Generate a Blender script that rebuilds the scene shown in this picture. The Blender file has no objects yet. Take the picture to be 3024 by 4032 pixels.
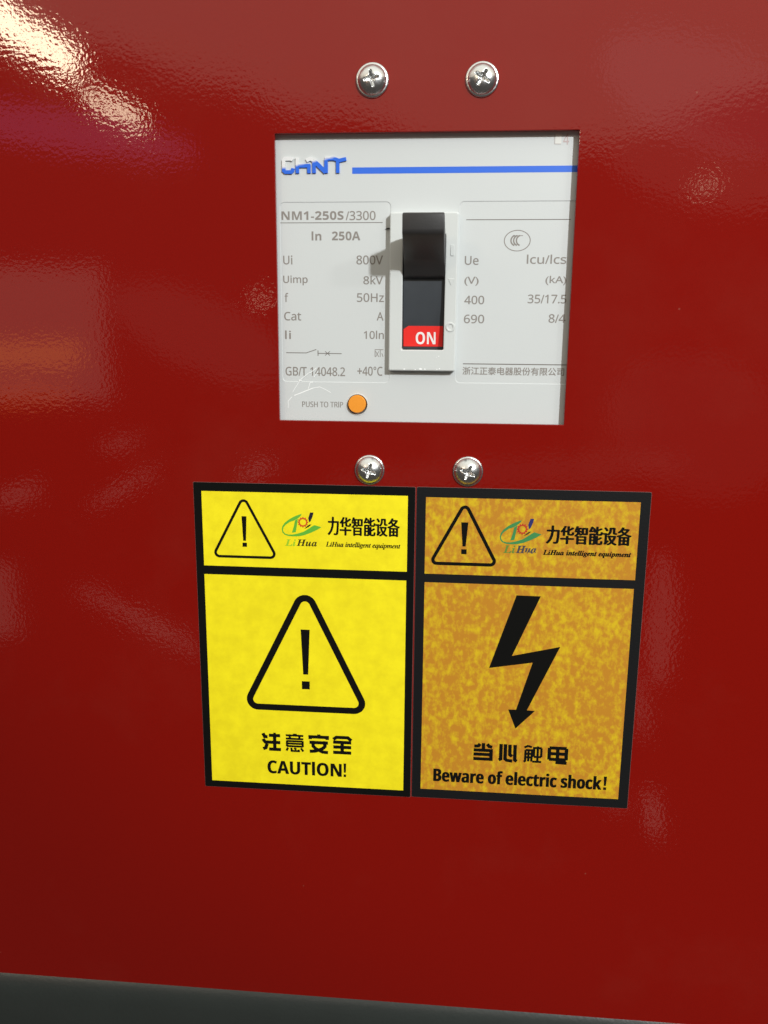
import bpy, bmesh, math, random
from mathutils import Vector, Matrix
random.seed(7)
S = bpy.context.scene
COL = S.collection
MM = 0.001

def P(u, v, w=0.0):
    """panel coordinates in millimetres (u right, v up, w out of the panel) -> metres"""
    return Vector((u * MM, -w * MM, v * MM))

# ------------------------------------------------------------------ camera
cam = bpy.data.cameras.new('camera')
camo = bpy.data.objects.new('camera', cam)
COL.objects.link(camo)
R3 = ((0.99634317, -0.02587442, 0.08142976),
      (0.00864209, 0.97867476, 0.20523409),
      (-0.08500357, -0.20377986, 0.97531952))
cols = [P(R3[0][i], R3[1][i], R3[2][i]) / MM for i in range(3)]
cm = Matrix((cols[0], cols[1], cols[2])).transposed().to_4x4()
cm.translation = P(64.56, -71.11, 299.15)
camo.matrix_world = cm
cam.sensor_fit = 'VERTICAL'
cam.sensor_height = 36.0
cam.lens = 28.413
cam.clip_start = 0.01
cam.clip_end = 50
S.camera = camo

# ------------------------------------------------------------------ world: dim factory hall, bright upper walls and ceiling
world = bpy.data.worlds.new("World")
S.world = world
world.use_nodes = True
nt = world.node_tree
N, L = nt.nodes, nt.links
N.clear()
def mth(nt_, op, a, b=None, c=None):
    n = nt_.nodes.new('ShaderNodeMath'); n.operation = op
    for i, x in enumerate((a, b, c)):
        if x is None: continue
        if isinstance(x, (int, float)): n.inputs[i].default_value = x
        else: nt_.links.new(x, n.inputs[i])
    return n.outputs[0]
tc = N.new('ShaderNodeTexCoord')
sep = N.new('ShaderNodeSeparateXYZ'); L.new(tc.outputs['Generated'], sep.inputs[0])
wn = N.new('ShaderNodeTexNoise'); wn.inputs['Scale'].default_value = 3.2; wn.inputs['Detail'].default_value = 3
L.new(tc.outputs['Generated'], wn.inputs['Vector'])
xx = mth(nt, 'SUBTRACT', sep.outputs[0], 0.04)
x2 = mth(nt, 'MULTIPLY', mth(nt, 'ABSOLUTE', xx), 0.20)
e = mth(nt, 'SUBTRACT', sep.outputs[2], x2)
e = mth(nt, 'ADD', e, mth(nt, 'MULTIPLY', mth(nt, 'SUBTRACT', wn.outputs[0], 0.5), 0.10))
e = mth(nt, 'MULTIPLY_ADD', e, 0.5, 0.5)
ramp = N.new('ShaderNodeValToRGB'); L.new(e, ramp.inputs[0])
er = ramp.color_ramp
er.elements[0].position = 0.0; er.elements[0].color = (0.045, 0.042, 0.038, 1)
er.elements[1].position = 1.0; er.elements[1].color = (0.80, 0.81, 0.74, 1)
for pos, c in ((0.40, (0.05, 0.047, 0.043)), (0.50, (0.08, 0.075, 0.07)), (0.602, (0.10, 0.09, 0.08)), (0.611, (0.66, 0.58, 0.48))):
    k = er.elements.new(pos); k.color = (*c, 1)
bg = N.new('ShaderNodeBackground'); L.new(ramp.outputs[0], bg.inputs[0]); bg.inputs[1].default_value = 1.42
wo = N.new('ShaderNodeOutputWorld'); L.new(bg.outputs[0], wo.inputs[0])

# ------------------------------------------------------------------ lamps
def area(name, pos, target, sx, sy, radiance, color, rot=0.0, shape='RECTANGLE'):
    d = bpy.data.lights.new(name, 'AREA'); d.shape = shape
    d.size = sx; d.size_y = sy
    ar = sx * sy * (math.pi / 4 if shape == 'ELLIPSE' else 1)
    d.energy = radiance * math.pi * ar
    d.color = color
    o = bpy.data.objects.new(name, d); COL.objects.link(o)
    o.location = pos
    o.rotation_euler = ((Vector(target) - Vector(pos)).to_track_quat('-Z', 'Y').to_matrix() @ Matrix.Rotation(rot, 3, 'Z')).to_euler()
    return o
KEYD = Vector((0.60, -1.0, 0.58)).normalized()
ctr = P(50, -60, 0)
area('ceiling_lamp', ctr + KEYD * 1.5, ctr, 0.065, 0.065, 840.0, (0.955, 0.985, 1.0))
sl = bpy.data.lights.new('shaping_spot', 'SPOT'); sl.energy = 40.0; sl.color = (0.955, 0.985, 1.0); sl.spot_size = math.radians(54.0); sl.spot_blend = 0.22; sl.shadow_soft_size = 0.03  # added spot, cone shaped to leave the panel's lower left darker
so = bpy.data.objects.new('shaping_spot', sl); COL.objects.link(so); so.location = ctr + KEYD * 1.52
so.rotation_euler = (P(450, 300, 0) - so.location).to_track_quat('-Z', 'Y').to_euler()
K2 = Vector((1.25, -1.0, 0.75)).normalized()
area('ceiling_lamp', ctr + K2 * 2.4, ctr, 0.13, 0.13, 112.0, (0.97, 1.0, 0.98))

def reflection_light(u, v, lu, lv, ang, radiance, color, W=2.0, shape='RECTANGLE'):
    """an area light W metres in front of the panel, put there to show mirrored in the glossy paint round (u, v) mm"""
    k = (W * 1000 + 299.15) / 299.15
    pos = P(64.56 + (u - 64.56) * k, -71.11 + (v + 71.11) * k, W * 1000)
    area('reflection_light', pos, pos + Vector((0, 1, 0)), lu * k * MM, lv * k * MM, radiance, color, math.radians(ang), shape)
# REFLECTIONS: ceiling tubes, and weak lights added as lit patches in the paint
reflection_light(-29.6, -68.4, 70.6, 27.7, -22, 0.17, (1.0, 0.88, 0.74), W=2.05, shape='ELLIPSE')
reflection_light(143.8, -12.0, 65.0, 24.4, -16, 0.25, (1.0, 0.88, 0.74), W=2.05, shape='ELLIPSE')
reflection_light(152.9, -100.3, 67.9, 48.9, -21, 0.10, (1.0, 0.88, 0.74), W=2.05, shape='ELLIPSE')
reflection_light(-88.2, 32.8, 41.1, 9.8, -28, 30.00, (1.0, 0.83, 0.58), W=2.00, shape='RECTANGLE')
reflection_light(-96.4, 39.9, 27.8, 8.2, -49, 30.00, (1.0, 0.83, 0.58), W=2.00, shape='RECTANGLE')
reflection_light(-57.5, 9.9, 21.5, 5.5, -24, 15.00, (1.0, 0.83, 0.58), W=2.00, shape='RECTANGLE')
reflection_light(-77.1, 2.6, 97.6, 13.0, -8, 0.75, (0.9, 0.35, 0.8), W=2.00, shape='ELLIPSE')
reflection_light(-91.7, -68.8, 51.7, 48.9, 0, 0.60, (1.0, 0.88, 0.74), W=2.00, shape='RECTANGLE')
reflection_light(-103.3, -76.7, 52.3, 9.8, 1, 1.90, (1.0, 0.30, 0.02), W=1.90, shape='RECTANGLE')
reflection_light(-104.2, -91.5, 53.7, 10.1, 1, 1.10, (1.0, 0.2, 0.01), W=1.90, shape='ELLIPSE')
reflection_light(-5.2, -56.2, 6.7, 0.8, 14, 12.00, (1.0, 0.83, 0.58), W=2.00, shape='ELLIPSE')
reflection_light(-61.4, -127.0, 33.0, 2.6, 29, 0.80, (1.0, 0.88, 0.74), W=2.00, shape='ELLIPSE')
reflection_light(-62.6, -109.4, 16.3, 4.2, 14, 0.50, (1.0, 0.88, 0.74), W=2.00, shape='ELLIPSE')
reflection_light(-8.2, -119.8, 13.9, 3.3, 24, 0.90, (1.0, 0.88, 0.74), W=2.00, shape='ELLIPSE')
reflection_light(-105.6, -130.3, 18.6, 6.5, 19, 0.50, (1.0, 0.88, 0.74), W=2.00, shape='ELLIPSE')
reflection_light(-58.2, -181.6, 57.5, 3.9, -27, 0.80, (1.0, 0.88, 0.74), W=2.00, shape='ELLIPSE')
reflection_light(-119.4, -175.5, 17.8, 31.0, 2, 0.45, (1.0, 0.88, 0.74), W=2.00, shape='RECTANGLE')
reflection_light(148.2, -18.2, 7.6, 2.0, 7, 5.00, (1.0, 0.83, 0.58), W=2.00, shape='ELLIPSE')
reflection_light(145.1, -172.7, 53.4, 9.8, -87, 0.50, (1.0, 0.88, 0.74), W=2.00, shape='ELLIPSE')
reflection_light(139.9, -207.5, 31.3, 3.6, -78, 0.60, (1.0, 0.88, 0.74), W=2.00, shape='ELLIPSE')
reflection_light(149.1, -255.2, 21.6, 4.6, -80, 0.80, (1.0, 0.88, 0.74), W=2.00, shape='ELLIPSE')
reflection_light(134.0, -251.3, 7.7, 3.9, 39, 0.60, (1.0, 0.88, 0.74), W=2.00, shape='ELLIPSE')
reflection_light(145.6, 11.0, 75.7, 32.6, -23, 0.30, (1.0,0.8,0.9), W=2.00, shape='ELLIPSE')
reflection_light(84.5, -118.8, 136.2, 9.8, 5, 0.12, (1.0, 0.88, 0.74), W=2.00, shape='ELLIPSE')
# END REFLECTIONS
# ------------------------------------------------------------------ render look
S.view_settings.view_transform = 'Standard'
S.view_settings.look = 'None'
S.view_settings.gamma = 1.0
S.view_settings.exposure = 0.0

# ------------------------------------------------------------------ materials
def lin(c):
    return tuple(((x / 255) / 12.92 if x / 255 <= 0.04045 else ((x / 255 + 0.055) / 1.055) ** 2.4) for x in c)

def mat(name, color, rough=0.5, metal=0.0, spec=0.5, var=0.0, vscale=60.0, bump=0.0, bscale=800.0, bdetail=2.0):
    m = bpy.data.materials.new(name); m.use_nodes = True
    nt = m.node_tree; b = nt.nodes['Principled BSDF']
    b.inputs['Base Color'].default_value = (*color, 1)
    b.inputs['Roughness'].default_value = rough
    b.inputs['Metallic'].default_value = metal
    b.inputs['Specular IOR Level'].default_value = spec
    t = nt.nodes.new('ShaderNodeTexCoord')
    if var:
        n = nt.nodes.new('ShaderNodeTexNoise'); n.inputs['Scale'].default_value = vscale; n.inputs['Detail'].default_value = 5
        nt.links.new(t.outputs['Object'], n.inputs['Vector'])
        hs = nt.nodes.new('ShaderNodeHueSaturation'); hs.inputs['Color'].default_value = (*color, 1)
        nt.links.new(mth(nt, 'MULTIPLY_ADD', n.outputs[0], 2 * var, 1 - var), hs.inputs['Value'])
        nt.links.new(hs.outputs[0], b.inputs['Base Color'])
    if bump:
        n2 = nt.nodes.new('ShaderNodeTexNoise'); n2.inputs['Scale'].default_value = bscale; n2.inputs['Detail'].default_value = bdetail
        nt.links.new(t.outputs['Object'], n2.inputs['Vector'])
        bp = nt.nodes.new('ShaderNodeBump'); bp.inputs['Strength'].default_value = 1.0; bp.inputs['Distance'].default_value = bump
        nt.links.new(n2.outputs[0], bp.inputs['Height']); nt.links.new(bp.outputs[0], b.inputs['Normal'])
    return m

def red_paint():
    m = bpy.data.materials.new('red_paint'); m.use_nodes = True
    nt = m.node_tree; N, L = nt.nodes, nt.links; b = N['Principled BSDF']
    t = N.new('ShaderNodeTexCoord')
    def noise(sc, det, ro=0.5):
        n = N.new('ShaderNodeTexNoise'); n.inputs['Scale'].default_value = sc; n.inputs['Detail'].default_value = det
        n.inputs['Roughness'].default_value = ro
        L.new(t.outputs['Object'], n.inputs['Vector']); return n.outputs[0]
    fine = noise(2600, 2)
    hs = N.new('ShaderNodeHueSaturation'); hs.inputs['Color'].default_value = (0.202, 0.0034, 0.0010, 1)
    L.new(mth(nt, 'MULTIPLY_ADD', fine, 0.16, 0.92), hs.inputs['Value'])
    vo = N.new('ShaderNodeTexVoronoi'); vo.inputs['Scale'].default_value = 95; L.new(t.outputs['Object'], vo.inputs['Vector'])
    sc = N.new('ShaderNodeSeparateColor'); L.new(vo.outputs['Color'], sc.inputs[0])
    thr = mth(nt, 'MULTIPLY', mth(nt, 'GREATER_THAN', sc.outputs[0], 0.72), mth(nt, 'MULTIPLY_ADD', sc.outputs[1], 0.028, 0.006))
    speck = mth(nt, 'LESS_THAN', vo.outputs['Distance'], thr)
    film = mth(nt, 'MULTIPLY', mth(nt, 'SUBTRACT', noise(9, 6, 0.65), 0.52), 0.10); film.node.use_clamp = True
    dust = mth(nt, 'MAXIMUM', mth(nt, 'MULTIPLY', speck, 0.16), film)
    mx = N.new('ShaderNodeMix'); mx.data_type = 'RGBA'; L.new(dust, mx.inputs[0]); L.new(hs.outputs[0], mx.inputs[6])
    mx.inputs[7].default_value = (0.38, 0.22, 0.15, 1)
    L.new(mx.outputs[2], b.inputs['Base Color'])
    b.inputs['Roughness'].default_value = 0.10
    L.new(mth(nt, 'MULTIPLY_ADD', noise(14, 4), 0.05, 0.02), b.inputs['Roughness'])
    b.inputs['Specular IOR Level'].default_value = 0.5
    h1 = noise(720, 1.5)      # orange peel
    h2 = noise(60, 1.0)       # slow waviness of the sheet
    h3 = noise(7, 0.0)
    h = mth(nt, 'ADD', mth(nt, 'MULTIPLY', h1, 0.000022), mth(nt, 'MULTIPLY', h2, 0.000022))
    h = mth(nt, 'ADD', h, mth(nt, 'MULTIPLY', h3, 0.0005))
    bp = N.new('ShaderNodeBump'); bp.inputs['Strength'].default_value = 1.0; bp.inputs['Distance'].default_value = 1.0
    L.new(h, bp.inputs['Height']); L.new(bp.outputs[0], b.inputs['Normal'])
    return m

def mottled(name, c1, c2, lo, hi, scale, rough, stretch=1.0):
    m = bpy.data.materials.new(name); m.use_nodes = True
    nt = m.node_tree; N, L = nt.nodes, nt.links; b = N['Principled BSDF']
    t = N.new('ShaderNodeTexCoord'); mp = N.new('ShaderNodeMapping'); mp.inputs['Scale'].default_value = (1, 1, stretch)
    L.new(t.outputs['Object'], mp.inputs[0])
    n = N.new('ShaderNodeTexNoise'); n.inputs['Scale'].default_value = scale; n.inputs['Detail'].default_value = 7
    n.inputs['Roughness'].default_value = 0.62
    L.new(mp.outputs[0], n.inputs['Vector'])
    nb = N.new('ShaderNodeTexNoise'); nb.inputs['Scale'].default_value = scale * 0.12; nb.inputs['Detail'].default_value = 2
    L.new(mp.outputs[0], nb.inputs['Vector'])
    r = N.new('ShaderNodeValToRGB')
    L.new(mth(nt, 'MULTIPLY_ADD', mth(nt, 'SUBTRACT', nb.outputs[0], 0.5), 0.30, n.outputs[0]), r.inputs[0])
    r.color_ramp.elements[0].position = lo; r.color_ramp.elements[0].color = (*c1, 1)
    r.color_ramp.elements[1].position = hi; r.color_ramp.elements[1].color = (*c2, 1)
    L.new(r.outputs[0], b.inputs['Base Color'])
    b.inputs['Roughness'].default_value = rough; b.inputs['Specular IOR Level'].default_value = 0.25
    return m

M_RED = red_paint()
M_FACE = mat('grey_white_plastic', (0.575, 0.60, 0.595), 0.42, var=0.02, vscale=30, bump=0.00002, bscale=2500)
M_FRAME = mat('pale_grey_plastic', (0.60, 0.625, 0.61), 0.35, var=0.03, vscale=90, bump=0.00002, bscale=1500)
M_INK = mat('grey_ink', (0.235, 0.215, 0.195), 0.5)
M_INKD = mat('dark_grey_ink', (0.15, 0.135, 0.12), 0.5)
M_BLUE = mat('blue_ink', (0.024, 0.135, 0.68), 0.4)
M_BLACKP = mat('black_plastic', (0.033, 0.032, 0.032), 0.42, var=0.15, vscale=400, bump=0.00003, bscale=2500)
M_SLIDE = mat('dark_slider_plastic', (0.042, 0.048, 0.055), 0.33, var=0.2, vscale=120)
M_REDP = mat('red_plastic', (0.80, 0.030, 0.024), 0.35)
M_WHITE = mat('white_ink', (0.85, 0.82, 0.80), 0.4)
M_TRIP = mat('orange_plastic', (0.82, 0.30, 0.028), 0.35)
M_VOID = mat('dark_cavity', (0.008, 0.008, 0.008), 0.6)
M_STEEL = mat('zinc_plated_steel', (0.74, 0.75, 0.745), 0.27, metal=1.0, var=0.10, vscale=500, bump=0.00009, bscale=700)
M_RECESS = mat('worn_steel_recess', (0.30, 0.30, 0.29), 0.3, metal=1.0)
M_BASE = mat('grey_base_paint', (0.030, 0.036, 0.034), 0.34, var=0.12, vscale=40, bump=0.00008, bscale=600)
M_FILM = mat('black_sticker_film', (0.0035, 0.004, 0.0035), 0.7, spec=0.08, bump=0.00003, bscale=1800)
M_FILM2 = mat('charcoal_sticker_film', (0.0065, 0.0068, 0.0075), 0.6, spec=0.16, bump=0.00005, bscale=1200)
M_YEL = mottled('yellow_print', (0.79, 0.665, 0.010), (0.89, 0.765, 0.012), 0.36, 0.64, 150, 0.5, 1.0)
M_ORG = mottled('mottled_orange_print', (0.49, 0.215, 0.018), (0.63, 0.43, 0.012), 0.44, 0.66, 400, 0.5, 0.7)
M_PRINT = mat('black_print', (0.0035, 0.0035, 0.003), 0.65, spec=0.1)
M_PRINTS = mat('soft_black_print', (0.035, 0.032, 0.004), 0.45, spec=0.3)
M_EDGE = mat('cut_vinyl_edge', (0.20, 0.11, 0.10), 0.5)
M_SCR = mat('white_scratch', (0.86, 0.88, 0.87), 0.4)

def glare_blue():
    m = bpy.data.materials.new('blue_logo_paint_with_glare'); m.use_nodes = True
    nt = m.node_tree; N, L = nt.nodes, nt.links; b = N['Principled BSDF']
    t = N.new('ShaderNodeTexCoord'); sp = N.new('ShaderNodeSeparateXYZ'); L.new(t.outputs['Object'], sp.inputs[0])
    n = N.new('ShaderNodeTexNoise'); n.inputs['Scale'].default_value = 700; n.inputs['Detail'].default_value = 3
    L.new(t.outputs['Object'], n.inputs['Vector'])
    # white glare painted into the upper left of the lettering: blue grows along x, falls with z
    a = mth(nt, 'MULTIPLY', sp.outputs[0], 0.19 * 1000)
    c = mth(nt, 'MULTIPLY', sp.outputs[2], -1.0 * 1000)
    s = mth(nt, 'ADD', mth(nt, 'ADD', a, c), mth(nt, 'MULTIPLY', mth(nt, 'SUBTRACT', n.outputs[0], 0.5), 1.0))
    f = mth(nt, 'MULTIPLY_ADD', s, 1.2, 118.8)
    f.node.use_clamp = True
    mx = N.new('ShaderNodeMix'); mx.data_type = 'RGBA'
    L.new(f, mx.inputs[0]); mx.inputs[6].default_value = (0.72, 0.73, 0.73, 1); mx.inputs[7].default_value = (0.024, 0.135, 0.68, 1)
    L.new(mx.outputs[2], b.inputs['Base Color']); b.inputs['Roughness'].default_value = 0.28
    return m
M_LOGO = glare_blue()

# ------------------------------------------------------------------ builders
def thing(name, u, v, w, label, cat, group=None):
    o = bpy.data.objects.new(name, None); COL.objects.link(o)
    o.empty_display_size = 0.01
    o.location = P(u, v, w); o['label'] = label; o['category'] = cat
    if group: o['group'] = group
    o['_b'] = 1
    BASE[o.name] = Vector(o.location)
    return o
BASE = {}

def part(name, verts, faces, m, parent, smooth=False, label=None, abs_=True):
    """verts in panel mm; one mesh object under parent, sharing the origin of its thing"""
    base = BASE[parent.name] if parent else Vector((0, 0, 0))
    me = bpy.data.meshes.new(name)
    me.from_pydata([tuple(P(*p) - base) for p in verts], [], faces)
    me.validate(); me.update()
    me.materials.append(m)
    if smooth:
        for f in me.polygons: f.use_smooth = True
    o = bpy.data.objects.new(name, me); COL.objects.link(o)
    if parent:
        o.parent = parent
    BASE[o.name] = base
    if label: o['label'] = label
    return o

def rr(x0, y0, x1, y1, r, n=5):
    """rounded rectangle, counter-clockwise; y0 < y1"""
    if y0 > y1: y0, y1 = y1, y0
    pts = []
    for cx, cy, a0 in ((x1 - r, y0 + r, -90), (x1 - r, y1 - r, 0), (x0 + r, y1 - r, 90), (x0 + r, y0 + r, 180)):
        for i in range(n + 1):
            a = math.radians(a0 + 90 * i / n)
            pts.append((cx + r * math.cos(a), cy + r * math.sin(a)))
    return pts

def loft(loops, cap_first=False, cap_last=True):
    """loops: list of [(u,v,w)...] same length"""
    verts = [p for l in loops for p in l]; n = len(loops[0]); faces = []
    for k in range(len(loops) - 1):
        for i in range(n):
            j = (i + 1) % n
            faces.append((k * n + i, k * n + j, (k + 1) * n + j, (k + 1) * n + i))
    if cap_last: faces.append(tuple((len(loops) - 1) * n + i for i in range(n)))
    if cap_first: faces.append(tuple(reversed(range(n))))
    return verts, faces

def at(loop, w): return [(x, y, w) for x, y in loop]

def fill2d(loops, w):
    """flat face bounded by the first loop with the others as holes -> verts, faces (facing out)"""
    bm = bmesh.new(); es = []
    for lp in loops:
        vs = [bm.verts.new((x, y, 0)) for x, y in lp]
        for i in range(len(vs)): es.append(bm.edges.new((vs[i], vs[(i + 1) % len(vs)])))
    bmesh.ops.triangle_fill(bm, use_beauty=True, use_dissolve=False, edges=es)
    bm.verts.index_update()
    vs = [(v.co.x, v.co.y, w) for v in bm.verts]
    fs = []
    for f in bm.faces:
        ids = [v.index for v in f.verts]
        if f.normal.z < 0: ids.reverse()
        fs.append(tuple(ids))
    bm.free()
    return vs, fs

def join(*vf):
    V, F = [], []
    for v, f in vf:
        o = len(V); V += list(v); F += [tuple(i + o for i in q) for q in f]
    return V, F

def slab(loop, w0, w1):
    return loft([at(loop, w0), at(loop, w1)])

def shape(name, pts, w, m, parent, **k):
    v, f = fill2d([pts], w); return part(name, v, f, m, parent, **k)

def quad(name, x0, y0, x1, y1, w, m, parent, **k):
    return part(name, [(x0, y0, w), (x1, y0, w), (x1, y1, w), (x0, y1, w)], [(0, 1, 2, 3)], m, parent, **k)

def uni(s, kind):
    """the same letters in another cut of the built-in fonts: plain or bold sans, italic or bold italic serif"""
    up, lo, dg = {'sans': (0x1D5A0, 0x1D5BA, 0x1D7E2), 'bold': (0x1D5D4, 0x1D5EE, 0x1D7EC), 'it': (0x1D434, 0x1D44E, 0), 'bit': (0x1D468, 0x1D482, 0)}[kind]
    r = ''
    for ch in s:
        if 'A' <= ch <= 'Z': r += chr(up + ord(ch) - 65)
        elif ch == 'ı': r += chr(lo + 11)
        elif 'a' <= ch <= 'z': r += chr(lo + ord(ch) - 97)
        elif '0' <= ch <= '9' and dg: r += chr(dg + int(ch))
        else: r += ch
    return r

def text(name, s, x0, y0, x1, y1, w, m, parent, bold=0.0, shear=0.0, space=1.0, cut='sans', fat=0.0, fatv=0.0):
    """lettering fitted into the box x0..x1, y0..y1 (mm)"""
    c = bpy.data.curves.new(name, 'FONT'); c.body = uni(s, cut); c.offset = bold; c.shear = shear; c.resolution_u = 3
    c.space_character = space
    o = bpy.data.objects.new(name, c); COL.objects.link(o)
    dg = bpy.context.evaluated_depsgraph_get(); dg.update()
    me0 = bpy.data.meshes.new_from_object(o.evaluated_get(dg))
    xs = [v.co.x for v in me0.vertices]; ys = [v.co.y for v in me0.vertices]
    ax, bx, ay, by = min(xs), max(xs), min(ys), max(ys)
    vs = [(x0 + (v.co.x - ax) / (bx - ax) * (x1 - x0), y0 + (v.co.y - ay) / (by - ay) * (y1 - y0), w) for v in me0.vertices]
    fs = [tuple(p.vertices) for p in me0.polygons]
    bpy.data.objects.remove(o); bpy.data.meshes.remove(me0); bpy.data.curves.remove(c)
    # all faces towards the viewer
    out = []
    for f in fs:
        a = sum(vs[f[i]][0] * vs[f[(i + 1) % len(f)]][1] - vs[f[(i + 1) % len(f)]][0] * vs[f[i]][1] for i in range(len(f)))
        out.append(f if a > 0 else tuple(reversed(f)))
    if fat or fatv:
        n = len(vs); V2, F2 = list(vs), list(out)
        for q, (dx, dy) in enumerate(((-fat, 0), (fat, 0), (0, fatv), (0, -fatv))):
            if dx == dy == 0: continue
            o_ = len(V2)
            V2 += [(a + dx, b + dy, c_ + 0.0006 * (q + 1)) for a, b, c_ in vs]
            F2 += [tuple(i + o_ for i in f) for f in out]
        vs, out = V2, F2
    return part(name, vs, out, m, parent)

def strokes(polys, width, w, dw=0.0004):
    """polylines drawn as strips with mitred square corners"""
    V, F = [], []; k = 0
    for pl in polys:
        wd = width
        if isinstance(pl[0], (int, float)): wd = pl[0]; pl = pl[1]
        n = len(pl)
        L_, R_ = [], []
        for i, (x, y) in enumerate(pl):
            def d(a, b):
                q = Vector((b[0] - a[0], b[1] - a[1])); return q.normalized()
            d0 = d(pl[i - 1], pl[i]) if i else d(pl[0], pl[1])
            d1 = d(pl[i], pl[i + 1]) if i < n - 1 else d0
            t = (d0 + d1); t = t.normalized() if t.length > 1e-6 else d0
            nn = Vector((-t.y, t.x)); c = max(0.45, abs(nn.dot(Vector((-d0.y, d0.x)))))
            h = wd / 2 / c
            L_.append((x + nn.x * h, y + nn.y * h)); R_.append((x - nn.x * h, y - nn.y * h))
        ww = w + dw * k; k += 1
        for i in range(n - 1):
            o = len(V)
            V += [(*R_[i], ww), (*R_[i + 1], ww), (*L_[i + 1], ww), (*L_[i], ww)]
            F.append((o, o + 1, o + 2, o + 3))
    return V, F

def glyph(pls, x0, y0, x1, y1, width, w):
    sx = (x1 - x0) / 100; sy = (y1 - y0) / 100
    return strokes([[(x0 + a * sx, y1 - b * sy) for a, b in pl] for pl in pls], width, w)

def revolve(profile, cu, cv, n=40, cap=True):
    """profile: [(r, w)...] from outside to inside"""
    loops = [[(cu + r * math.cos(2 * math.pi * i / n), cv + r * math.sin(2 * math.pi * i / n), w) for i in range(n)] for r, w in profile]
    return loft(loops, cap_last=cap)

# ------------------------------------------------------------------ red panel
WX0, WX1, WY1, WY0 = 0.0, 105.0, 0.0, -99.9
pan = thing('sheet_metal', 50, -351.3, 0, 'large glossy red painted steel sheet with a rectangular cut-out, filling the whole view', 'panel')
O0 = (-420, -351.3, 520, 330)
outer = rr(*O0[:4], 1.0, 2); 
holes = [rr(WX0 - 0.25, WY0 - 0.25, WX1 + 0.25, WY1 + 0.25, 0.55, 4)]
v1 = fill2d([outer] + holes, 0.0)
hl = holes[0]; c = ((WX0 + WX1) / 2, (WY0 + WY1) / 2)
def inset(loop, x0, y0, x1, y1, r, n): return rr(x0, y0, x1, y1, r, n)
rim = loft([at(hl, 0.0), at(rr(WX0 - .08, WY0 - .08, WX1 + .08, WY1 + .08, .40, 4), -0.05), at(rr(WX0, WY0, WX1, WY1, .32, 4), -0.22), at(rr(WX0, WY0, WX1, WY1, .32, 4), -1.5)], cap_last=False)
rim = (rim[0], rim[1])
fold = loft([at(outer, 0.0), at(rr(-420.6, -351.9, 520.6, 330.6, 1.6, 2), -0.7), at(rr(-420.6, -351.9, 520.6, 330.6, 1.6, 2), -25.0)], cap_last=False)
fold = (fold[0], [tuple(reversed(f)) for f in fold[1]])
V, F = join(v1, rim)
part('sheet', V, F, M_RED, pan)
part('folded_edge', fold[0], fold[1], M_RED, pan)

# grey base under the panel
bs = thing('base_rail', 50, -420, -5, 'dark grey painted steel base rail running below the red panel', 'rail')
prof = [(-352.6, -30), (-352.6, -12.0), (-353.0, -9.5), (-354.3, -7.2), (-356.4, -5.2), (-359.2, -3.8), (-362.5, -3.0), (-366.0, -2.8), (-440, -2.8), (-440, -60)]
V = []; F = []
xsb = [-420, 520]
for x in xsb: V += [(x, a, b) for a, b in prof]
n = len(prof)
for i in range(n - 1): F.append((i, i + 1, n + i + 1, n + i))
F = [tuple(reversed(f)) if False else f for f in F]
part('rail_face', V, F, M_BASE, bs, smooth=True)

# ------------------------------------------------------------------ circuit breaker
FW = -3.0      # face of the breaker lies 3 mm behind the panel surface
brk = thing('circuit_breaker', 52.5, -99.9, FW, 'light grey circuit breaker with a black toggle showing through the cut-out of the red panel', 'breaker')
OP = (45.5, -73.6, 60.6, -33.5)
bodyl = rr(-2.5, -103.5, 108.5, 3.5, 1.0, 2)
boxes = [rr(0.75, -85.8, 40.9, -22.15, 1.7, 5), rr(65.15, -85.5, 112, -22.15, 1.7, 5)]
boxes[1] = rr(65.15, -85.5, 107.6, -22.15, 1.7, 5)
bt = [(28.97 + 3.75 * math.cos(2 * math.pi * i / 32), -93.9 + 3.75 * math.sin(2 * math.pi * i / 32)) for i in range(32)]
opl = rr(*OP, 0.5, 3)
face = fill2d([bodyl, boxes[0], boxes[1], bt, opl], FW)
sidew = loft([at(bodyl, FW), at(bodyl, -60)], cap_last=False); sidew = (sidew[0], [tuple(reversed(f)) for f in sidew[1]])
bores = loft([at(bt, FW), at(bt, -9)], cap_last=False)
oplw = loft([at(opl, FW), at(opl, -14)], cap_last=True)
V, F = join(face, sidew, bores)
hs = part('housing', V, F, M_FACE, brk)
part('cavity', oplw[0], oplw[1], M_VOID, brk)
def shrink(lp_args, d): x0, y0, x1, y1, r, n = lp_args; return rr(x0 + d, y0 + d, x1 - d, y1 - d, max(r - d, .1), n)
for a in ((0.75, -85.8, 40.9, -22.15, 1.7, 5), (65.15, -85.5, 107.6, -22.15, 1.7, 5)):
    l0 = rr(*a); l1 = shrink(a, 0.18)
    v, f = loft([at(l0, FW), at(l1, FW - 0.16)], cap_last=True)
    part('label_recess', v, f, M_FACE, hs)
E1 = FW + 0.03       # print on the raised face
E2 = FW - 0.16 + 0.03  # print in the recessed label areas

quad('stripe', 27.0, -12.85, 107.5, -10.72, E1, M_BLUE, brk, label='blue printed stripe')
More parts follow.
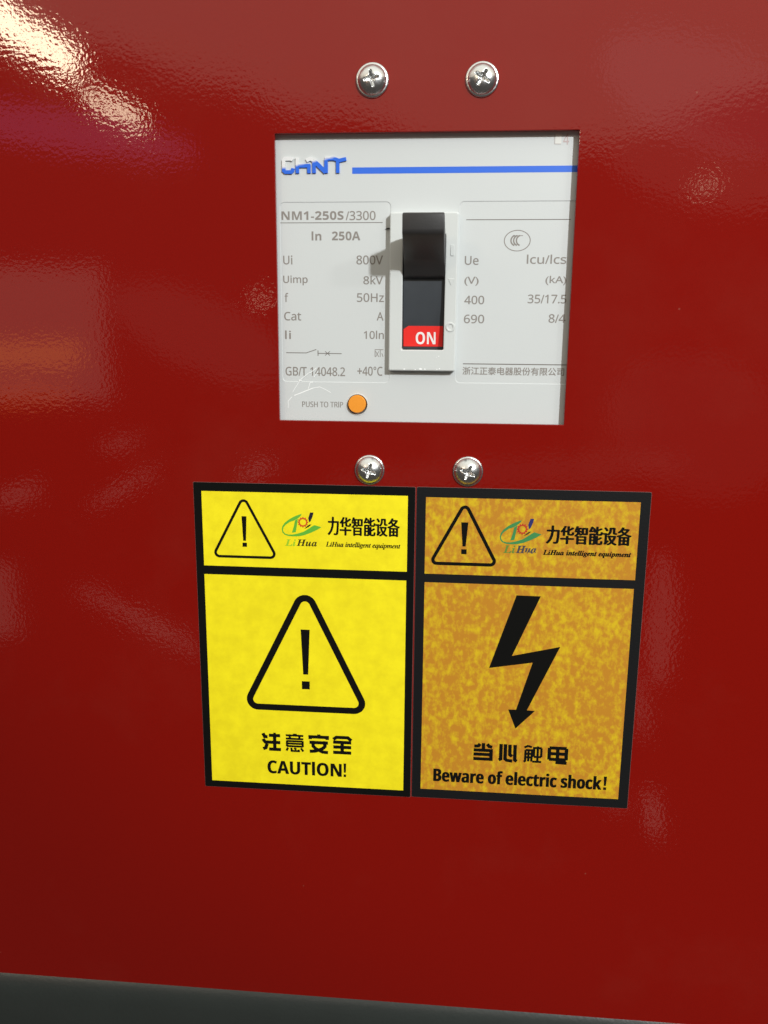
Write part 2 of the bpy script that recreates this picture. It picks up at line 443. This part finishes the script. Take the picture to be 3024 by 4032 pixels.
# raised logo lettering (C H i N T, strokes joined)
lg = []
def L2(*pts): return [(x, y) for x, y in pts]
logo = [
    L2((5.9, -8.2), (5.4, -7.75), (3.0, -7.75), (2.55, -8.3), (2.55, -11.7), (3.1, -12.15), (5.3, -12.15), (5.75, -11.7), (5.9, -10.9)),
    L2((7.45, -7.4), (7.45, -12.6)),
    L2((7.45, -10.1), (12.0, -10.1)),
    L2((11.6, -9.65), (11.6, -12.6)),
    L2((10.7, -8.45), (12.1, -7.75), (13.2, -8.3)),
    L2((13.45, -8.4), (13.45, -12.6)),
    L2((13.2, -8.3), (17.6, -12.3)),
    L2((17.75, -12.6), (17.75, -7.9)),
    L2((17.4, -7.85), (20.6, -7.8), (22.3, -8.5), (24.9, -7.95)),
    L2((21.9, -8.2), (21.9, -12.6)),
]
V, F = [], []
for i, pl in enumerate(logo):
    top = strokes([pl], 1.22 if i != 6 else 1.5, FW + 0.55 + i * 0.003)
    o = len(V); V += top[0]; F += [tuple(j + o for j in f) for f in top[1]]
    m_ = len(top[0]); o2 = len(V)
    V += [(a, b, FW - 0.02) for a, b, c_ in top[0]]
    for q in top[1]:
        for e0 in range(4):
            a, b = q[e0], q[(e0 + 1) % 4]
            F.append((o2 + a, o2 + b, o + b, o + a))
lgo = part('logo_lettering', V, F, M_LOGO, brk, label='raised blue letters CHNT, with pale glare painted at the upper left')
# rules
quad('rule_line', 0.66, -29.33, 37.9, -29.1, E2, M_INKD, brk)
quad('rule_line', 67.6, -28.5, 104.0, -28.24, E2, M_INKD, brk)
quad('rule_line', 67.85, -78.65, 107.0, -78.32, E2, M_INKD, brk)
TX = [('NM1-250S', 1.35, -28.21, 23.87, -25.31, .028), ('/3300', 24.7, -28.35, 35.33, -25.3, 0), ('ın', 12.24, -35.23, 15.8, -32.22, .02), ('250A', 19.65, -35.24, 29.88, -32.25, .02),
 ('Ui', 1.77, -43.58, 5.06, -40.5, 0), ('800V', 28.56, -43.56, 38.1, -40.5, 0), ('Uimp', 1.65, -50.9, 10.59, -47.5, 0), ('8kV', 31.11, -50.49, 38.16, -47.56, 0),
 ('f', 2.06, -56.8, 3.31, -53.67, 0), ('50Hz', 28.75, -56.68, 38.55, -53.64, 0), ('Cat', 1.77, -63.42, 8.03, -60.4, 0), ('A', 36.08, -63.2, 38.44, -60.33, 0),
 ('ıi', 2.01, -70.1, 4.14, -67.07, 0), ('10ın', 31.34, -69.86, 38.66, -66.92, 0), ('GB/T 14048.2', 1.96, -83.48, 24.3, -80.3, 0), ('+40°C', 28.97, -83.16, 38.26, -79.9, 0),
 ('Ue', 67.52, -43.68, 72.36, -40.7, 0), ('ıcu/ıcs', 89.43, -43.3, 103.2, -40.2, 0), ('(V)', 67.56, -50.9, 72.59, -47.81, 0), ('(kA)', 96.28, -50.6, 103.59, -47.43, 0),
 ('400', 67.75, -57.31, 74.79, -54.37, 0), ('35/17.5', 90.37, -56.88, 103.93, -53.88, 0), ('690', 67.78, -63.98, 75.01, -61.0, 0), ('8/4', 98.07, -63.62, 103.98, -60.67, 0),
 ('浙江正泰电器股份有限公司', 67.8, -82.4, 104.51, -79.6, .012)]
for s, a, b, c_, d, bo in TX:
    text('lettering', s, a, b, c_, d, E2, M_INK, brk, cut='bold' if bo > .015 else 'sans', fat=0.0 if bo > .015 else .055, fatv=0.05)
text('lettering', 'PUSH TO TRıP', 8.13, -95.1, 23.58, -92.9, E1, M_INK, brk, fat=.04)
# contact symbol
v, f = strokes([(.26, [(2.3, -75.12), (9.8, -75.14), (13.6, -73.85)]), (.3, [(14.25, -74.2), (14.25, -76.15)]), (.26, [(14.25, -75.24), (23.1, -75.29)]),
                (.24, [(16.9, -74.5), (18.7, -76.0)]), (.24, [(16.9, -76.0), (18.7, -74.5)])], .26, E2)
part('contact_symbol', v, f, M_INKD, brk)
v, f = strokes([[(35.4, -73.7), (38.6, -73.7)], [(37.4, -73.7), (37.4, -76.3)], [(35.7, -74.3), (36.9, -76.3)], [(36.9, -74.3), (35.7, -76.3)], [(35.5, -73.7), (35.5, -76.3)], [(38.0, -75.0), (38.5, -76.3)]], .24, E2)
part('contact_symbol', v, f, M_INK, brk)
# certification mark: oval ring with three nested letters C
def ell(cx, cy, a, b, n=40, r0=0, r1=360): return [(cx + a * math.cos(math.radians(r0 + (r1 - r0) * i / n)), cy + b * math.sin(math.radians(r0 + (r1 - r0) * i / n))) for i in range(n + 1 if r1 - r0 < 360 else n)]
lo_, li_ = ell(85.75, -35.45, 4.7, 3.63), ell(85.75, -35.45, 4.38, 3.35)
v, f = join(loft([at(lo_, E2), at(li_, E2)], cap_last=False), strokes([ell(85.3 + .95 * i, -35.38, 1.75, 1.75, 14, 108, 252) for i in range(3)], .5, E2),
            strokes([[(84.4, -33.8), (87.7, -33.75)], ], .22, E2))
part('certification_mark', v, f, M_INK, brk)
# trip button
v, f = revolve([(3.3, -9), (3.3, -1.75), (3.1, -1.5), (0.3, -1.46)], 28.97, -93.65, 36)
part('trip_button', v, f, M_TRIP, brk, smooth=False, label='round orange push button')
v, f = revolve([(4.15, FW), (4.05, FW + .14), (3.8, FW + .14), (3.74, FW - .1)], 28.97, -93.9, 36, cap=False)
part('button_rim', v, f, M_FRAME, brk)
# pale scratches
v, f = strokes([(.22, [(13.6, -80.6), (11.6, -82.2), (10.6, -82.6), (7.6, -84.9)]), (.16, [(7.5, -85.1), (5.6, -87.9), (4.5, -89.7)]), (.2, [(14.2, -81.9), (12.6, -84.0)]), (.3, [(12.3, -85.8), (11.2, -85.9)]),
                (.22, [(11.2, -85.9), (10.5, -88.3)]), (.36, [(5.1, -90.9), (7.4, -90.0), (9.8, -89.0), (12.3, -88.0)]), (.22, [(12.3, -88.0), (14.8, -87.55), (17.0, -88.5), (19.0, -89.6)]),
                (.2, [(4.2, -91.4), (2.8, -93.0), (2.75, -95.5)]), (.5, [(6.9, -85.2), (8.1, -85.2)])], .2, FW + 0.04)
part('scratch', v, f, M_SCR, brk, label='branching pale scratches below the printed standard number')
# clipped pale stamp at the upper right corner
v, f = fill2d([rr(97.1, -3.7, 99.4, -0.4, .2, 2)], FW + .06)
stp = part('stamp_patch', v, f, mat('pale_patch', (0.70, 0.70, 0.66), .35), brk)
v, f = strokes([(.22, [(97.15, -0.5), (97.15, -3.7), (99.3, -3.75)])], .2, FW + .08)
part('stamp_outline', v, f, mat('faint_brown', (0.44, 0.40, 0.38), .5), brk)
text('stamp_lettering', '4', 100.0, -4.0, 102.0, -0.4, FW + .05, mat('faint_pink', (0.50, 0.40, 0.39), .5), brk, bold=.01)
# dark clip notch left of the frame
v, f = slab([(38.9, -31.5), (40.7, -31.45), (40.7, -31.05), (39.6, -31.05)], FW, FW + .4)
part('clip_notch', v, f, M_VOID, brk)

# frame round the toggle
FR = (40.75, -81.15, 64.9, -26.2)
lo0 = rr(*FR, .35, 4); 
def ins(args, d, r=None): x0, y0, x1, y1 = args; return rr(x0 + d, y0 + d, x1 - d, y1 - d, r or .35, 4)
inn = lambda d: rr(OP[0] - d, OP[1] - d, OP[2] + d, OP[3] + d, .55, 4)
v, f = loft([at(lo0, FW), at(lo0, -0.45), at(ins(FR, .12), -0.16), at(ins(FR, .42), 0.0), at(inn(.35), 0.0), at(inn(.1), -0.1), at(inn(0), -0.35), at(inn(0), -9)], cap_last=False)
frm = part('toggle_frame', v, f, M_FRAME, brk, label='pale grey raised rectangular frame')
v, f = loft([at(rr(62.35, -40.95, 63.6, -37.2, .2, 2), 0.0), at(rr(62.43, -40.87, 63.52, -37.28, .2, 2), .22)]); part('on_mark', v, f, M_FRAME, frm)
tri_o = [(61.5, -48.6), (64.1, -48.6), (62.8, -51.1)][::-1]
v, f = loft([at(tri_o, 0.0), at([(62.0, -48.8), (62.8, -50.6), (63.6, -48.8)][::1] if False else [(62.8, -50.75), (63.75, -48.78), (61.85, -48.78)], .12)]); part('trip_mark', v, f, M_FRAME, frm)
v, f = revolve([(1.75, 0), (1.55, .25), (1.1, .25), (.85, .02)], 62.9, -65.5, 24, cap=False); part('off_mark', v, f, M_FRAME, frm)
fl = []
for (a, b, r) in ((59.0, -75.8, .35), (58.2, -76.2, .2), (52.5, -80.4, .8), (54.0, -80.5, .5), (46.5, -80.6, .5), (59.4, -80.2, .45), (58.4, -80.5, .35), (50.6, -80.7, .4)):
    fl.append(fill2d([[(a + r * random.uniform(.5, 1.1) * math.cos(t * .785), b + .6 * r * random.uniform(.5, 1.1) * math.sin(t * .785)) for t in range(8)]], .02))
v, f = join(*fl); part('scuff', v, f, M_SCR, frm)

# slider (curved shield behind the lever)
R_ = 140.0; PV, PW = -50.0, -2.2 - R_
def arcw(vv): return PW + math.sqrt(R_ * R_ - (vv - PV) ** 2)
vsl = [-34.5 - i * 2.0 for i in range(21)]
V = []; F = []
for x in (45.75, 60.35):
    V += [(x, a, arcw(a)) for a in vsl] 
n = len(vsl)
for i in range(n - 1): F.append((i, i + 1, n + i + 1, n + i))
sld = part('slider', V, F, M_SLIDE, brk, smooth=True)
ys = [-65.1 - i * (7.3 / 6) for i in range(7)]
V, F = [], []
for i, yv in enumerate(ys):
    xl = 45.9 if i else 47.7
    V += [(xl if i != 1 else 45.9, yv, arcw(yv) + .25), (60.3, yv, arcw(yv) + .25)]
for i in range(6): F.append((2 * i, 2 * i + 2, 2 * i + 3, 2 * i + 1))
V += [(60.3, ys[0], arcw(ys[0])), (47.7, ys[0], arcw(ys[0]))]; F.append((0, 1, 14, 15))
V += [(60.3, ys[6], arcw(ys[6])), (45.9, ys[6], arcw(ys[6]))]; F.append((12, 17, 16, 13))
onp = part('on_plate', V, F, M_REDP, brk, label='red indicator plate reading ON')
o = text('on_lettering', 'ON', 50.4, -71.62, 57.65, -67.2, 0, M_WHITE, brk, bold=.0, cut='bold')
for vt in o.data.vertices:
    vv = (vt.co.z + BASE[brk.name].z) / MM
    vt.co.y = -(arcw(vv) + .32) * MM - BASE[brk.name].y
o.parent = onp
# lever
prof = [(-36.5, -6), (-35.0, -1), (-32.3, 6), (-28.95, 17.2), (-29.0, 18.0), (-29.5, 18.45), (-34.2, 18.55), (-35.4, 18.2), (-36.1, 17.3), (-39.6, 11.0), (-42.4, 6.0), (-44.6, 2.6), (-47.3, 0.6), (-48.3, -0.4), (-48.6, -2.6)]
V, F = [], []
def pl(x, d):   # profile inset by d towards its middle
    cy = sum(p[0] for p in prof) / len(prof); cw = sum(p[1] for p in prof) / len(prof)
    r = []
    for a, b in prof:
        q = Vector((cy - a, cw - b)); q = q.normalized() * d
        r.append((x, a + q.x, b + q.y))
    return r
def taper(b): return 0.25 * max(0, min(1, b / 18))
secs = [(46.05, .55), (46.22, .15), (46.6, 0), (60.0, 0), (60.38, .15), (60.5, .55)]
for x, d in secs:
    for (xx_, a, b) in pl(x, d):
        t = taper(b) * (1 if x < 53 else -1)
        V.append((xx_ + t, a, b))
n = len(prof)
for k in range(len(secs) - 1):
    for i in range(n):
        j = (i + 1) % n
        F.append((k * n + i, k * n + j, (k + 1) * n + j, (k + 1) * n + i))
F.append(tuple(range(n)[::-1])); F.append(tuple((len(secs) - 1) * n + i for i in range(n)))
lev = part('toggle_lever', V, F, M_BLACKP, brk, label='black toggle lever, pushed up')
bm = bmesh.new(); bm.from_mesh(lev.data); bmesh.ops.recalc_face_normals(bm, faces=bm.faces)
bm.to_mesh(lev.data); bm.free()
for p_ in lev.data.polygons: p_.use_smooth = True
md = lev.modifiers.new('edges', 'EDGE_SPLIT'); md.split_angle = math.radians(38)

# ------------------------------------------------------------------ screws
def screw(u, v, rot, head_r, head_h, label):
    t = thing('pan_head_screw', u, v, 0, label, 'screw', 'screws fixing the breaker behind the red panel')
    V, F = revolve([(5.7, 0.0), (5.72, 0.35), (5.5, 0.66), (5.2, 0.82), (3.0, 0.98)], u, v, 44, cap=False)
    part('washer', V, F, M_STEEL, t, smooth=True)
    # head: dome as a polar height field with a cross recess
    nr, na = 26, 96; loops = []
    rads = [head_r * math.sin(math.pi / 2 * (1 - i / nr)) for i in range(nr)]
    ca, sa = math.cos(rot), math.sin(rot)
    def height(x, y):
        r = math.hypot(x, y) / head_r
        h = 0.85 + head_h * (max(0.0, 1 - r ** 2.5)) ** 0.85
        a, b = x * ca + y * sa, -x * sa + y * ca
        arm = 0.0
        for p, q in ((a, b), (b, a)):
            wdt = 0.60 * (1 - 0.18 * abs(p) / 2.6)
            ww = max(0.0, min(1.0, (wdt - abs(q)) / 0.22)); ll = max(0.0, min(1.0, (2.75 - abs(p)) / 0.55))
            arm = max(arm, ww * ll * (2.1 - 0.42 * abs(p)))
        core = max(0.0, min(1.0, (1.05 - math.hypot(a, b)) / 0.4)) * 2.0
        return h - max(arm, core)
    base = [(u + head_r * 1.0 * math.cos(2 * math.pi * i / na), v + head_r * math.sin(2 * math.pi * i / na), 0.8) for i in range(na)]
    loops.append(base)
    for r in rads:
        loops.append([(u + r * math.cos(2 * math.pi * i / na), v + r * math.sin(2 * math.pi * i / na), height(r * math.cos(2 * math.pi * i / na), r * math.sin(2 * math.pi * i / na)) + (0.001 if r == rads[0] else 0)) for i in range(na)])
    Vh, Fh = loft(loops, cap_last=True)
    h = part('head', Vh, Fh, M_STEEL, t, smooth=True)
    return t
screw(34.3, 16.5, math.radians(12), 4.95, 2.6, 'upper left silver cross-recess screw above the breaker window, slot upright')
screw(71.6, 16.2, math.radians(-32), 5.0, 2.6, 'upper right silver cross-recess screw above the breaker window, slot turned askew')
screw(34.05, -118.0, math.radians(-16), 5.15, 2.8, 'silver domed screw below the breaker, just above the bright yellow sticker')
screw(70.8, -117.8, math.radians(-22), 5.15, 2.8, 'silver domed screw below the breaker, just above the mottled orange sticker')

# ------------------------------------------------------------------ stickers
def tri_ring(ax, ay, lx, rx, by, R0, th, w):
    """rounded triangle outline: apex (ax, ay) top, extents lx..rx, base by"""
    A = Vector((ax, ay - R0)); B = Vector((lx + R0, by + R0)); C = Vector((rx - R0, by + R0))
    def off(R):
        pts = []
        for Pn, Pp, Pq in ((A, C, B), (B, A, C), (C, B, A)):
            d0 = (Pn - Pp).normalized(); d1 = (Pq - Pn).normalized()
            n0 = Vector((d0.y, -d0.x)); n1 = Vector((d1.y, -d1.x))
            a0 = math.atan2(n0.y, n0.x); a1 = math.atan2(n1.y, n1.x)
            while a1 < a0: a1 += 2 * math.pi
            for i in range(11):
                a = a0 + (a1 - a0) * i / 10; pts.append((Pn.x + R * math.cos(a), Pn.y + R * math.sin(a)))
        return pts
    return loft([at(off(R0), w), at(off(R0 - th), w)], cap_last=False)

def excl(x, yt, yb, wt, wb, y2, y3, w2, w):
    v = [(x - wb / 2, yb, w), (x + wb / 2, yb, w), (x + wt / 2, yt, w), (x - wt / 2, yt, w), (x - w2 / 2, y3, w), (x + w2 / 2, y3, w), (x + w2 / 2, y2, w), (x - w2 / 2, y2, w)]
    return v, [(0, 1, 2, 3), (4, 5, 6, 7)]

T0, T1, T2, T3 = .16, .20, .24, .28
EMB = [(8.05, -135.52), (6.62, -136.04), (4.94, -136.74), (3.02, -137.88), (1.45, -139.12), (0.47, -140.48), (0.15, -141.82), (0.37, -143.03), (1.13, -143.85), (2.56, -144.42), (4.83, -144.54), (6.74, -144.42), (8.9, -143.93), (11.65, -142.82), (13.68, -141.8), (15.59, -140.6), (12.9, -139.85), (11.9, -140.4), (10.71, -141.28), (8.68, -142.55), (6.52, -143.33), (4.36, -143.82), (2.69, -143.87), (1.38, -143.48), (0.79, -142.77), (0.60, -141.93), (0.98, -140.83), (1.79, -139.96), (3.36, -138.83), (5.28, -138.18), (6.6, -137.3), (7.56, -136.43)]
LEG = [(5.35, -138.3), (6.48, -137.5), (6.09, -140.08), (5.57, -142.88), (4.13, -143.04), (4.89, -140.6)]
STR = [(11.26, -134.95), (12.56, -134.92), (12.2, -136.5), (11.46, -138.25), (10.86, -138.87), (10.52, -137.19)]
FOOT = [(10.85, -139.71), (11.8, -139.62), (10.6, -140.68), (8.93, -141.45), (9.89, -140.46)]
def emblem(st, fx, cols, w):
    mg, mr, mb, mf = cols
    e = shape('emblem_leaf', [fx(*p) for p in EMB][::-1], w, mg, st)
    part('emblem_stem', *fill2d([[fx(*p) for p in LEG]], w + .012), mg, st)
    go, gi = [], []
    for i in range(96):
        a = 2 * math.pi * i / 96; t = math.cos(12 * a); r = 1.86 + .2 * max(-1, min(1, t * 2.5))
        go.append((*fx(8.45 + r * math.cos(a), -138.82 + r * math.sin(a)), w + .03)); gi.append((*fx(8.45 + 1.22 * math.cos(a), -138.82 + 1.22 * math.sin(a)), w + .03))
    v, f = loft([go, gi], cap_last=False); part('emblem_gear', v, f, mr, st)
    part('emblem_stroke', *fill2d([[fx(*p) for p in STR]], w + .02), mb, st)
    part('emblem_stroke', *fill2d([[fx(*p) for p in FOOT]], w + .02), mf, st)

def sticker(x0, x1, y0, y1, f1, f2, mfilm, mfield, label, corner=0.3):
    t = thing('warning_sticker', (x0 + x1) / 2, y1, 0, label, 'sticker')
    lp = rr(x0, y1, x1, y0, corner, 2)
    v, f = loft([at(lp, 0.02), at(lp, T0 - .03), at(rr(x0 + .05, y1 + .05, x1 - .05, y0 - .05, corner, 2), T0)])
    ve, fe = slab(rr(x0 - .09, y1 - .09, x1 + .09, y0 + .09, corner, 2), 0.0, .06)
    part('film_edge', ve, fe, M_EDGE, t)
    part('film', v, f, mfilm, t)
    quad('upper_field', *f1, T1, mfield, t); quad('lower_field', *f2, T1, mfield, t)
    return t
GLY = {
 '注': [[(2, 3), (12, 22), (28, 22)], [(2, 36), (14, 53), (98, 53)], [(24, 62), (17, 86), (2, 93)], [(35, 13), (98, 13)], [(60, 6), (74, 6)], [(67, 10), (67, 93)], [(35, 93), (101, 93)]],
 '意': [[(0, 8), (98, 8)], [(40, 3), (62, 3)], [(0, 27), (98, 27)], [(20, 8), (25, 27)], [(78, 8), (74, 27)], [(6, 38), (6, 72)], [(94, 38), (94, 72)], [(6, 41), (94, 41)], [(6, 55), (94, 55)], [(6, 70), (94, 70)], [(12, 79), (3, 97)], [(30, 79), (32, 97), (72, 97), (72, 88)], [(46, 80), (58, 88)], [(84, 79), (97, 98)]],
 '安': [[(4, 24), (4, 10), (96, 10), (96, 24)], [(42, 4), (60, 4)], [(0, 42), (100, 42)], [(18, 32), (20, 64), (34, 78), (70, 95), (100, 97)], [(84, 32), (83, 63), (70, 76), (30, 92), (1, 94)]],
 '全': [[(1, 19), (18, 6), (80, 6), (98, 22)], [(0, 34), (98, 34)], [(1, 62), (98, 62)], [(0, 93), (98, 93)], [(49, 34), (49, 93)]],
 '当': [[(52, 0), (52, 42)], [(3, 20), (25, 18), (34, 5)], [(72, 5), (82, 18), (99, 22)], [(0, 42), (94, 42), (94, 93), (0, 93)], [(0, 66), (92, 66)]],
 '心': [[(10, 0), (10, 88), (0, 94)], [(34, 0), (34, 86), (44, 94), (74, 97)], [(58, 2), (59, 60), (72, 70)], [(86, 2), (87, 90), (98, 97)]],
 '触': [[(3, 14), (22, 4), (44, 10)], [(10, 28), (10, 92), (2, 97)], [(10, 28), (46, 28), (44, 94)], [(10, 50), (44, 50)], [(10, 70), (44, 70)], [(27, 28), (27, 94)], [(50, 14), (98, 14)], [(57, 14), (57, 66)], [(97, 14), (97, 66)], [(57, 66), (97, 66)], [(77, 4), (77, 92)], [(50, 94), (99, 94)]],
 '电': [[(5, 9), (95, 9)], [(5, 9), (5, 77)], [(95, 9), (95, 77)], [(5, 75), (95, 75)], [(5, 42), (95, 42)], [(49, 3), (49, 92), (99, 94)]],
}
def glyphs(st, word, xs, y0, y1, wd):
    for i, ch in enumerate(word):
        thin = {'意': .62, '触': .66}.get(ch, 1.0)
        v, f = glyph(GLY[ch], xs[i][0] + wd / 2 * .6, y0 + wd * .35, xs[i][1] - wd / 2 * .6, y1 - wd * .35, wd * thin, T2)
        part('warning_character', v, f, M_PRINT, st)

s1 = sticker(-34.1, 51.35, -124.2, -252.65, (-31.0, -157.25, 48.6, -127.58), (-31.05, -249.8, 48.45, -160.78), M_FILM, M_YEL,
             'bright yellow sticker with a black warning triangle and the word CAUTION', .35)
v, f = tri_ring(-14.6, -130.45, -26.75, -2.45, -153.85, 2.1, 1.05, T2); part('warning_triangle', v, f, M_PRINT, s1)
part('exclamation_mark', *excl(-14.55, -137.1, -146.83, 1.95, 1.1, -147.6, -149.25, 1.75, T2), M_PRINT, s1)
v, f = tri_ring(8.85, -167.95, -15.45, 32.75, -217.2, 4.6, 2.65, T2); part('warning_triangle', v, f, M_PRINT, s1)
part('exclamation_mark', *excl(8.8, -182.25, -201.15, 3.6, 2.0, -204.05, -207.45, 3.2, T2), M_PRINT, s1)
glyphs(s1, '注意安全', [(-9.75, -1.45), (-.15, 8.1), (9.6, 18.05), (19.3, 27.7)], -235.4, -226.75, 1.42)
text('lettering', 'CAUTıON', -7.45, -245.2, 23.1, -239.1, T2, M_PRINT, s1, fat=.12, fatv=.05, cut='bold')
part('lettering', *excl(24.5, -239.15, -243.2, 1.1, .75, -244.0, -245.15, 1.0, T2), M_PRINT, s1)
text('lettering', '力华智能设备', 18.2, -143.6, 45.5, -136.4, T2, M_PRINT, s1, fat=.24, fatv=.08)
text('lettering', 'LiHua intelligent equipment', 17.3, -148.7, 45.95, -146.2, T2, M_PRINT, s1, fat=.09, fatv=.05, cut='it')
c1 = (mat('green_print', (0.115, 0.43, 0.035), .45), mat('orange_red_print', (0.60, 0.07, 0.012), .45), mat('navy_print', (0.008, 0.006, 0.018), .45), M_PRINT)
emblem(s1, lambda x, y: (x, y), c1, T2)
text('emblem_lettering', 'Li', 1.4, -148.4, 5.6, -145.7, T2, mat('lime_print', (0.31, 0.55, 0.02), .45), s1, bold=.01, cut='bit')
text('emblem_lettering', 'Hua', 5.85, -148.3, 13.8, -145.65, T2, M_PRINTS, s1, bold=.01, space=1.05, cut='bit')

s2 = sticker(51.95, 138.1, -124.1, -252.4, (55.42, -157.72, 134.47, -127.88), (55.5, -248.55, 134.28, -161.15), M_FILM2, M_ORG,
             'mottled orange and yellow sticker with a black lightning bolt warning of electric shock', .5)
v, f = tri_ring(70.15, -130.7, 57.85, 82.4, -154.15, 2.1, 1.3, T2); part('warning_triangle', v, f, M_PRINT, s2)
part('exclamation_mark', *excl(70.2, -137.2, -146.57, 2.7, 1.2, -147.65, -149.58, 2.05, T2), M_PRINT, s2)
shape('lightning_bolt', [(90.72, -165.17), (81.31, -195.13), (98.03, -192.23), (92.45, -212.16), (89.4, -212.2), (92.54, -220.19), (99.85, -212.32), (96.68, -212.2), (108.22, -185.32), (89.98, -189.74), (99.86, -165.27)], T2, M_PRINT, s2)
glyphs(s2, '当心触电', [(76.0, 84.25), (86.1, 94.2), (95.8, 103.8), (105.5, 113.75)], -235.0, -226.6, 1.38)
text('lettering', 'Beware of electric shock', 60.75, -244.85, 127.3, -238.95, T2, M_PRINT, s2, fat=.2, fatv=.05, cut='bold')
part('lettering', *excl(128.75, -238.95, -243.0, 1.25, .8, -243.65, -244.8, 1.15, T2), M_PRINT, s2)
text('lettering', '力华智能设备', 100.95, -144.5, 131.8, -137.5, T2, M_PRINT, s2, fat=.30, fatv=.10)
text('lettering', 'LiHua intelligent equipment', 99.9, -149.4, 132.3, -146.9, T2, M_PRINT, s2, fat=.09, fatv=.06, cut='bit')
c2 = (mat('sea_green_print', (0.045, 0.235, 0.070), .45), mat('brick_red_print', (0.47, 0.035, 0.012), .45), mat('royal_blue_print', (0.018, 0.022, 0.13), .45), mat('brown_black_print', (0.06, 0.04, 0.008), .45))
emblem(s2, lambda x, y: (83.5 + (x - .15) * 1.003, -135.75 + (y + 135.52) * 1.045), c2, T2)
text('emblem_lettering', 'Li', 85.0, -148.65, 89.5, -145.6, T2, mat('olive_green_print', (0.12, 0.23, 0.03), .45), s2, bold=.01, cut='bit')
text('emblem_lettering', 'Hua', 89.7, -148.55, 97.35, -145.6, T2, mat('slate_print', (0.065, 0.055, 0.06), .45), s2, bold=.02, cut='bit')

for o in S.objects:
    if '_b' in o: del o['_b']
S.render.engine = 'CYCLES'
S.cycles.max_bounces = 6
S.render.film_transparent = False
